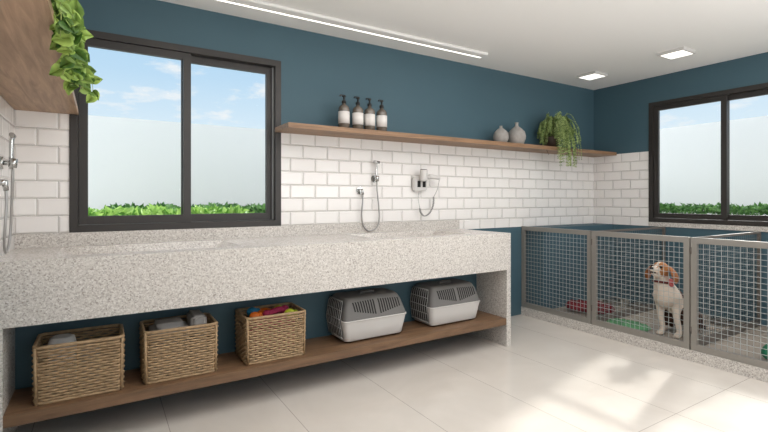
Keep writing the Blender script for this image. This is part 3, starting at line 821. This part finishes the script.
# ---------------------------------------------------------------- pet carriers
def carrier():
    t = thing('pet_carrier', (1.595, -0.43, 0.2285), 'grey and white plastic pet carrier on the lower shelf beside the toy basket', 'pet carrier', 'pet carriers on the lower shelf')
    LB = 0.218
    def prof(z):          # (half length at door end, half length far end, half width)
        pts = [(0.012, 0.214, 0.214, 0.112), (0.02, 0.218, 0.218, 0.116), (0.143, 0.238, 0.236, 0.138), (0.160, 0.236, 0.234, 0.136), (0.245, 0.222, 0.205, 0.118), (0.275, 0.212, 0.190, 0.104), (0.286, 0.200, 0.178, 0.090)]
        for a, b in zip(pts, pts[1:]):
            if a[0] <= z <= b[0] + 1e-9:
                f = (z - a[0]) / (b[0] - a[0]); return [a[i] + (b[i] - a[i]) * f for i in (1, 2, 3)]
        return pts[-1][1:] if z > 0.2 else pts[0][1:]
    def shell(bm, zs, cap_bottom, cap_top, off=0.0):
        rings = []
        r = 0.03
        for z in zs:
            a, b, wy = [q + off for q in prof(z)]
            ring = []
            for (cx, cy, a0) in ((b - r, wy - r, 0), (-a + r, wy - r, 90), (-a + r, -wy + r, 180), (b - r, -wy + r, 270)):
                for q in range(5):
                    an = radians(a0 + q * 22.5); ring.append((cx + r * cos(an), cy + r * sin(an), z))
            rings.append([bm.verts.new(p) for p in ring])
        n = len(rings[0])
        for A, B in zip(rings, rings[1:]):
            for k in range(n):
                f = bm.faces.new((A[k], A[(k + 1) % n], B[(k + 1) % n], B[k])); f.smooth = True
        if cap_bottom: bm.faces.new(rings[0][::-1])
        if cap_top: bm.faces.new(rings[-1])
    bm = NB(); shell(bm, [0.012, 0.02, 0.08, 0.143], True, False); shell(bm, [0.140, 0.149], True, True, 0.004)
    lower = obj('lower_shell', bm, M['plastic_white'], t)
    bm = NB(); shell(bm, [0.1495, 0.153, 0.16, 0.20, 0.245, 0.275, 0.286], True, True)
    upper = obj('upper_shell', bm, M['plastic_grey'], t)
    # moulded ridge and handle on top
    bm = NB(); tube(bm, catmull([(-0.05, 0, 0.284), (-0.04, 0, 0.291), (0, 0, 0.293), (0.04, 0, 0.291), (0.05, 0, 0.284)], 5), 0.008, 8)
    obj('handle', bm, M['plastic_grey'], t)
    # dark bars stand in for shade in the vent slots, two fans a side
    for sy in (-1, 1):
        for g in (-1, 1):
            bm = NB()
            for i in range(9):
                x = g * (0.020 + i * 0.0184) + 0.006
                hgt = 0.092
                z1 = 0.264 - 0.0008 * i; z0 = z1 - hgt + 0.0044 * i
                lean = 0.012
                lv = [z0, (z0 + 0.245) / 2, 0.245, z1]
                rings = []
                for q, zz in enumerate(lv):
                    yy = prof(zz)[2]; dx_ = lean * (0.5 - (zz - z0) / (z1 - z0))
                    rings.append([bm.verts.new((x + e + dx_, sy * (yy + o_), zz)) for e, o_ in ((-0.0046, 0.0013), (0.0046, 0.0013), (0.0046, -0.004), (-0.0046, -0.004))])
                for A, B in zip(rings, rings[1:]):
                    for q in range(4): bm.faces.new((A[q], A[(q + 1) % 4], B[(q + 1) % 4], B[q]))
                bm.faces.new(rings[0]); bm.faces.new(rings[-1])
            obj('vent', bm, M['dark_fill'], upper)
    # door at the -x end: dark sheet stands in for the shaded inside, grille over it
    def dx(z): return -prof(z)[0]
    zs = [0.035, 0.09, 0.143, 0.16, 0.20, 0.245, 0.268]
    bm = NB()
    L_, R_ = [], []
    for z in zs:
        hw = min(0.098, prof(z)[2] - 0.022)
        L_.append(bm.verts.new((dx(z) - 0.0055, -hw, z))); R_.append(bm.verts.new((dx(z) - 0.0055, hw, z)))
    for i in range(len(zs) - 1): bm.faces.new((L_[i], L_[i + 1], R_[i + 1], R_[i]))
    bmesh.ops.solidify(bm, geom=bm.faces[:], thickness=0.003)
    door = obj('door', bm, M['dark_fill'], t)
    bm = NB()
    for k in range(9):
        f = -1 + 2 * k / 8
        tube(bm, [(dx(z) - 0.011, f * min(0.096, prof(z)[2] - 0.024), z) for z in zs], 0.0027, 6)
    for z in (0.037, 0.10, 0.155, 0.21, 0.266):
        hw = min(0.098, prof(z)[2] - 0.022)
        tube(bm, [(dx(z) - 0.012, -hw, z), (dx(z) - 0.012, hw, z)], 0.0028 if z not in (0.037, 0.266) else 0.005, 6)
    obj('grille', bm, M['grille'], door)
    for sx in (-0.17, 0.17):
        for sy in (-0.08, 0.08):
            bm = NB(); lathe(bm, [(0, 0), (0.014, 0), (0.014, 0.013), (0, 0.013)], 12, (sx, sy, 0)); obj('foot', bm, M['black'], t)
    t.scale = (1.05, 1.08, 1.04)
    return t
c1 = carrier()
dup(c1, (2.31, -0.425, 0.2285), 'grey and white plastic pet carrier at the right end of the lower shelf')

# ---------------------------------------------------------------- kennels
KX, KZ0, KZ1 = 3.66, 0.083, 0.905
YB = [-0.003, -0.787, -1.580, -2.373]
t = thing('granite_plinth', (KX, 0, 0), 'raised granite kerb and pale floor that the kennels stand on', 'platform')
bm = NB(); box(bm, 0, 0.10, -2.9, -0.001, 0, KZ0)
obj('kerb', bm, M['granite'], t)
bm = NB(); box(bm, 0.10, XR - KX - 0.001, -2.9, -0.001, 0, KZ0 - 0.001)
obj('kennel_floor', bm, M['kfloor'], t)
bm = NB(); box(bm, KX + 0.055, XR - 0.001, -0.24, -0.001, KZ0, 0.898)
tag(obj('half_wall', bm, M['teal']), 'teal half wall at the back of the kennels under the tiles', 'wall', kind='structure')

def mesh_frame(root, length, height, x_t, stile, rail_b, rail_t, m_frame, pitch=0.037, wr=0.0019, m_wire='wire'):
    """panel in local plane: along +L axis (x), thickness y, z up from 0"""
    bm = NB()
    box(bm, 0, stile, -x_t / 2, x_t / 2, 0, height); box(bm, length - stile, length, -x_t / 2, x_t / 2, 0, height)
    box(bm, stile, length - stile, -x_t / 2, x_t / 2, 0, rail_b); box(bm, stile, length - stile, -x_t / 2, x_t / 2, height - rail_t, height)
    fr = obj('frame', bm, m_frame, root)
    bm = NB()
    n = int((length - 2 * stile) / pitch); p = (length - 2 * stile) / n
    for i in range(1, n):
        x = stile + i * p; tube(bm, [(x, wr, rail_b - 0.002), (x, wr, height - rail_t + 0.002)], wr, 4)
    n = int((height - rail_b - rail_t) / pitch); p = (height - rail_b - rail_t) / n
    for i in range(1, n):
        z = rail_b + i * p; tube(bm, [(stile - 0.002, -wr, z), (length - stile + 0.002, -wr, z)], wr, 4)
    obj('wire_mesh', bm, M[m_wire], root)
    return fr
g_labels = ['steel mesh kennel gate in front of the red cushion, beside the back wall', 'steel mesh kennel gate in front of the sitting dog', 'steel mesh kennel gate at the right edge of the picture']
for k in range(3):
    y1, y0 = YB[k] - (0.0 if k == 0 else 0.004), YB[k + 1] + 0.004
    if k == 0: y1 = -0.006
    g = thing('kennel_gate', (KX + 0.016, y1, KZ0 + 0.0005), g_labels[k], 'kennel gate', 'mesh kennel gates', rz=-pi / 2)
    mesh_frame(g, y1 - y0, KZ1 - KZ0, 0.03, 0.040 if k else 0.036, 0.047, 0.042, M['steel'])
    if k:
        for z in (0.12, 0.70):
            bm = NB(); tube(bm, [(0.004, -0.019, z), (0.004, -0.019, z + 0.05)], 0.004, 8)
            obj('hinge', bm, M['steel_dark'], g)
d_labels = ['steel mesh divider between the first and second kennel', 'steel mesh divider between the dog and the third kennel', 'steel mesh divider closing the third kennel, past the right edge of the picture']
for k in (1, 2, 3):
    x0 = KX + 0.034
    g = thing('kennel_divider', (x0, YB[k], KZ0 + 0.0005), d_labels[k - 1], 'kennel divider', 'mesh dividers between the kennels')
    mesh_frame(g, XR - 0.003 - x0, KZ1 - KZ0 - 0.004, 0.022, 0.022, 0.055, 0.018, M['steel_dark'], wr=0.0016, m_wire='wire_dark')

def bowl(x, y, label):
    t = thing('dog_bowl', (x, y, KZ0), label, 'dog bowl', 'steel bowls in the kennels')
    bm = NB(); lathe(bm, [(0, 0), (0.085, 0), (0.092, 0.006), (0.080, 0.038), (0.074, 0.040), (0.0, 0.012)], 28)
    obj('base_ring', bm, M['steel_dark'], t)
    bm = NB(); lathe(bm, [(0, 0.012), (0.055, 0.014), (0.070, 0.044), (0.086, 0.046), (0.086, 0.049), (0.068, 0.049), (0.050, 0.020), (0, 0.018)], 28)
    obj('steel_dish', bm, M['chrome'], t)
bowl(4.56, -0.42, 'steel dog bowl beside the right wall in the first kennel, nearer the back wall')
bowl(4.66, -0.645, 'steel dog bowl beside the right wall in the first kennel, nearer the divider')
bowl(4.66, -1.39, 'steel dog bowl behind the sitting dog, seen through the third gate')

def cushion(x, y, L, w, h, rz, m, label, seed, folds=5):
    bm = NB()
    bmesh.ops.create_uvsphere(bm, u_segments=48, v_segments=24, radius=1)
    for v in bm.verts:
        c = v.co
        # squarish pillow with tufted folds
        e = 0.55
        X = math.copysign(abs(c.x) ** e, c.x); Y = math.copysign(abs(c.y) ** 0.7, c.y); Z = c.z
        tuft = 1 + 0.16 * cos(X * folds * pi) + 0.25 * noise.noise(Vector((X * 2.2 + seed, Y * 2.2, Z)))
        v.co = Vector((X * L / 2, Y * w / 2 * (0.92 + 0.08 * cos(X * folds * pi)), 0.0))
        v.co.z = h / 2 + (Z * h / 2) * (tuft if Z > 0 else 1.0)
    for f in bm.faces: f.smooth = True
    o = obj('dog_cushion', bm, m, None, (x, y, KZ0)); o.rotation_euler = (0, 0, rz)
    return tag(o, label, 'cushion')
cushion(4.04, -0.52, 0.44, 0.27, 0.10, radians(-58), M['red'], 'tufted dark red dog cushion on the floor of the first kennel', 1.0)
cushion(3.80, -1.04, 0.34, 0.18, 0.065, radians(-85), M['green'], 'green dog cushion lying against the gate beside the dog', 4.0, 6)
cushion(3.90, -2.10, 0.34, 0.24, 0.12, radians(-80), M['green_dark'], 'dark green dog cushion in the third kennel at the right edge of the picture', 8.0, 5)

# ---------------------------------------------------------------- the dog (sitting, facing the gate)
def dog():
    ox, oy, oz = 3.885, -1.332, KZ0 + 0.004
    t = thing('dog', (ox, oy, oz), 'brown and white long-eared puppy sitting behind the kennel gate with its head raised', 'dog')
    bm = NB()
    def chain(pts, k=5):
        P_ = catmull([p[:3] for p in pts], k); R = []
        for i in range(len(pts) - 1):
            for j in range(k): R.append(pts[i][3] + (pts[i + 1][3] - pts[i][3]) * j / k)
        R.append(pts[-1][3])
        for p, r in zip(P_, R):
            bmesh.ops.create_icosphere(bm, subdivisions=2, radius=r, matrix=Matrix.Translation(p))
    def blob(c, r, rot=(0, 0, 0)):
        m = Matrix.Translation(Vector(c)) @ Euler(rot).to_matrix().to_4x4() @ Matrix.Diagonal((*r, 1))
        bmesh.ops.create_icosphere(bm, subdivisions=3, radius=1, matrix=m)
    # trunk: rump -> back -> chest -> neck
    chain([(0.27, -0.03, 0.095, 0.085), (0.215, -0.02, 0.15, 0.098), (0.14, 0.015, 0.235, 0.096), (0.075, 0.048, 0.315, 0.092), (0.045, 0.063, 0.365, 0.080), (0.03, 0.072, 0.42, 0.060), (0.015, 0.078, 0.475, 0.056)], 7)
    blob((0.045, 0.055, 0.315), (0.084, 0.090, 0.105), (0, 0.3, 0))
    blob((0.03, 0.06, 0.365), (0.065, 0.078, 0.06))
    # skull and muzzle
    blob((0.0, 0.073, 0.522), (0.064, 0.066, 0.064))
    blob((-0.035, 0.078, 0.523), (0.045, 0.046, 0.045))
    chain([(-0.035, 0.076, 0.512, 0.044), (-0.068, 0.078, 0.520, 0.036), (-0.090, 0.080, 0.528, 0.029)], 5)
    chain([(-0.025, 0.075, 0.485, 0.036), (-0.058, 0.078, 0.490, 0.029), (-0.078, 0.080, 0.497, 0.022)], 4)
    blob((-0.030, 0.055, 0.545), (0.018, 0.014, 0.012)); blob((-0.028, 0.103, 0.546), (0.018, 0.014, 0.012))
    # front legs
    for s, sx in ((1, 0.0), (-1, 0.0)):
        yb = 0.052 + s * 0.060; yp = (0.062 if s > 0 else -0.064)
        chain([(0.065, yb, 0.30, 0.054), (0.065, yb * .9 + yp * .1, 0.225, 0.038), (0.034, (yb + yp) / 2, 0.135, 0.025), (0.014, yp, 0.055, 0.021), (0.004, yp, 0.028, 0.024)], 5)
        blob((-0.018, yp, 0.018), (0.036, 0.027, 0.019))
        for q in (-0.015, 0.0, 0.015): blob((-0.044, yp + q, 0.013), (0.014, 0.0085, 0.012))
    # haunches and hind feet
    for s in (1, -1):
        blob((0.185, s * 0.088 - 0.01, 0.115), (0.088, 0.048, 0.090), (0, -0.4, 0))
        chain([(0.125, s * 0.112 - 0.01, 0.10, 0.045), (0.115, s * 0.118 - 0.01, 0.06, 0.034), (0.17, s * 0.112 - 0.01, 0.036, 0.025)], 4)
        chain([(0.20, s * 0.105 - 0.01, 0.030, 0.026), (0.13, s * 0.112 - 0.01, 0.022, 0.022), (0.085, s * 0.112 - 0.01, 0.020, 0.024)], 4)
    # tail
    chain([(0.33, -0.03, 0.06, 0.026), (0.39, -0.06, 0.028, 0.020), (0.43, -0.11, 0.022, 0.014), (0.44, -0.16, 0.022, 0.008)], 5)
    me = bpy.data.meshes.new('dog_raw'); bm.to_mesh(me); bm.free()
    raw = bpy.data.objects.new('dog_raw', me); COL.objects.link(raw)
    rm = raw.modifiers.new('r', 'REMESH'); rm.mode = 'VOXEL'; rm.voxel_size = 0.0065; rm.use_smooth_shade = True
    sm = raw.modifiers.new('s', 'SMOOTH'); sm.factor = 0.5; sm.iterations = 4
    dg = bpy.context.evaluated_depsgraph_get()
    me2 = bpy.data.meshes.new_from_object(raw.evaluated_get(dg))
    bpy.data.objects.remove(raw); bpy.data.meshes.remove(me)
    me2.name = 'body'
    WHITE, TAN, BROWN, PINK = srgb(204, 188, 172), srgb(160, 106, 62), srgb(70, 44, 32), srgb(205, 175, 160)
    ca = me2.color_attributes.new('fur', 'FLOAT_COLOR', 'POINT')
    for i, v in enumerate(me2.vertices):
        x, y, z = v.co; n = 0.016 * noise.noise(v.co * 30)
        c = WHITE
        if z + n > 0.470:
            dy = abs(y - 0.076)
            muzzle = x < -0.062 + n
            blaze = dy < 0.008 + 0.12 * max(0, -0.030 - x) and z > 0.5
            chin = z < 0.487 + n and x < 0.0 and dy < 0.03
            c = WHITE if (blaze or chin or (muzzle and z < 0.545 and dy < 0.022)) else TAN
            if muzzle and dy >= 0.022: c = WHITE if y < 0.06 else TAN
        elif x + n > 0.15 - 0.2 * max(0, z - 0.3) or (x + n > 0.085 and z > 0.30): c = BROWN
        elif x + n > 0.085 and z < 0.24: c = BROWN
        if x + n > 0.05 and z < 0.050 and abs(y + 0.01) > 0.08: c = WHITE
        ca.data[i].color = (*c, 1)
    me2.materials.clear(); me2.materials.append(M['fur'])
    for p in me2.polygons: p.use_smooth = True
    b = bpy.data.objects.new('body', me2); COL.objects.link(b); b.parent = t
    # ears
    for s in (1, -1):
        e = NB()
        bmesh.ops.create_uvsphere(e, u_segments=20, v_segments=14, radius=1)
        for v in e.verts:
            c = v.co; f = (1 - c.z) / 2              # 0 top .. 1 bottom
            wd = 0.030 + 0.022 * sin(min(1, f * 1.15) * pi * 0.62)
            v.co = Vector((c.x * wd, c.y * 0.011 + s * (0.014 * sin(f * pi)), -f * 0.145))
            v.co.x += 0.018 * f
        for f_ in e.faces: f_.smooth = True
        m4 = Matrix.Translation((0.012, 0.073 + s * 0.062, 0.556)) @ Euler((s * 0.36, 0.10, 0)).to_matrix().to_4x4()
        bmesh.ops.transform(e, matrix=m4, verts=e.verts)
        o = obj('ear', e, M['ear'], t)
    e = NB(); ellipsoid(e, (-0.116, 0.082, 0.541), (0.012, 0.017, 0.012)); obj('nose', e, M['nose'], t)
    e = NB(); tube(e, catmull([(-0.098, 0.060, 0.505), (-0.110, 0.070, 0.508), (-0.114, 0.081, 0.510), (-0.110, 0.092, 0.508), (-0.098, 0.102, 0.505)], 5), 0.0060, 6); obj('mouth', e, M['nose'], t)
    for (yy, xx) in ((0.041, -0.056), (0.109, -0.056)):
        e = NB(); ellipsoid(e, (xx, yy, 0.549), (0.010, 0.011, 0.010)); obj('eye', e, M['eye'], t)
    e = NB(); c0 = Vector((0.026, 0.072, 0.417)); ax = Euler((0.0, 0.15, 0)).to_matrix()
    tube(e, [c0 + ax @ Vector((0.064 * cos(a), 0.064 * sin(a), 0)) for a in [2 * pi * i / 32 for i in range(32)]], 0.009, 8, closed=True)
    col = obj('collar', e, M['collar'], t)
    e = NB()
    ellipsoid(e, (0.0, -0.010, 0.440), (0.016, 0.022, 0.018), (0.5, 0, 0)); ellipsoid(e, (0.005, -0.010, 0.412), (0.014, 0.018, 0.020), (-0.4, 0, 0)); ellipsoid(e, (-0.004, -0.004, 0.426), (0.010, 0.010, 0.010))
    obj('bow', e, M['bow'], col)
M['ear'] = mat('dog_ear', srgb(152, 94, 54), 0.85, var=0.2, vscale=30, bump=0.5, bscale=90)
dog()
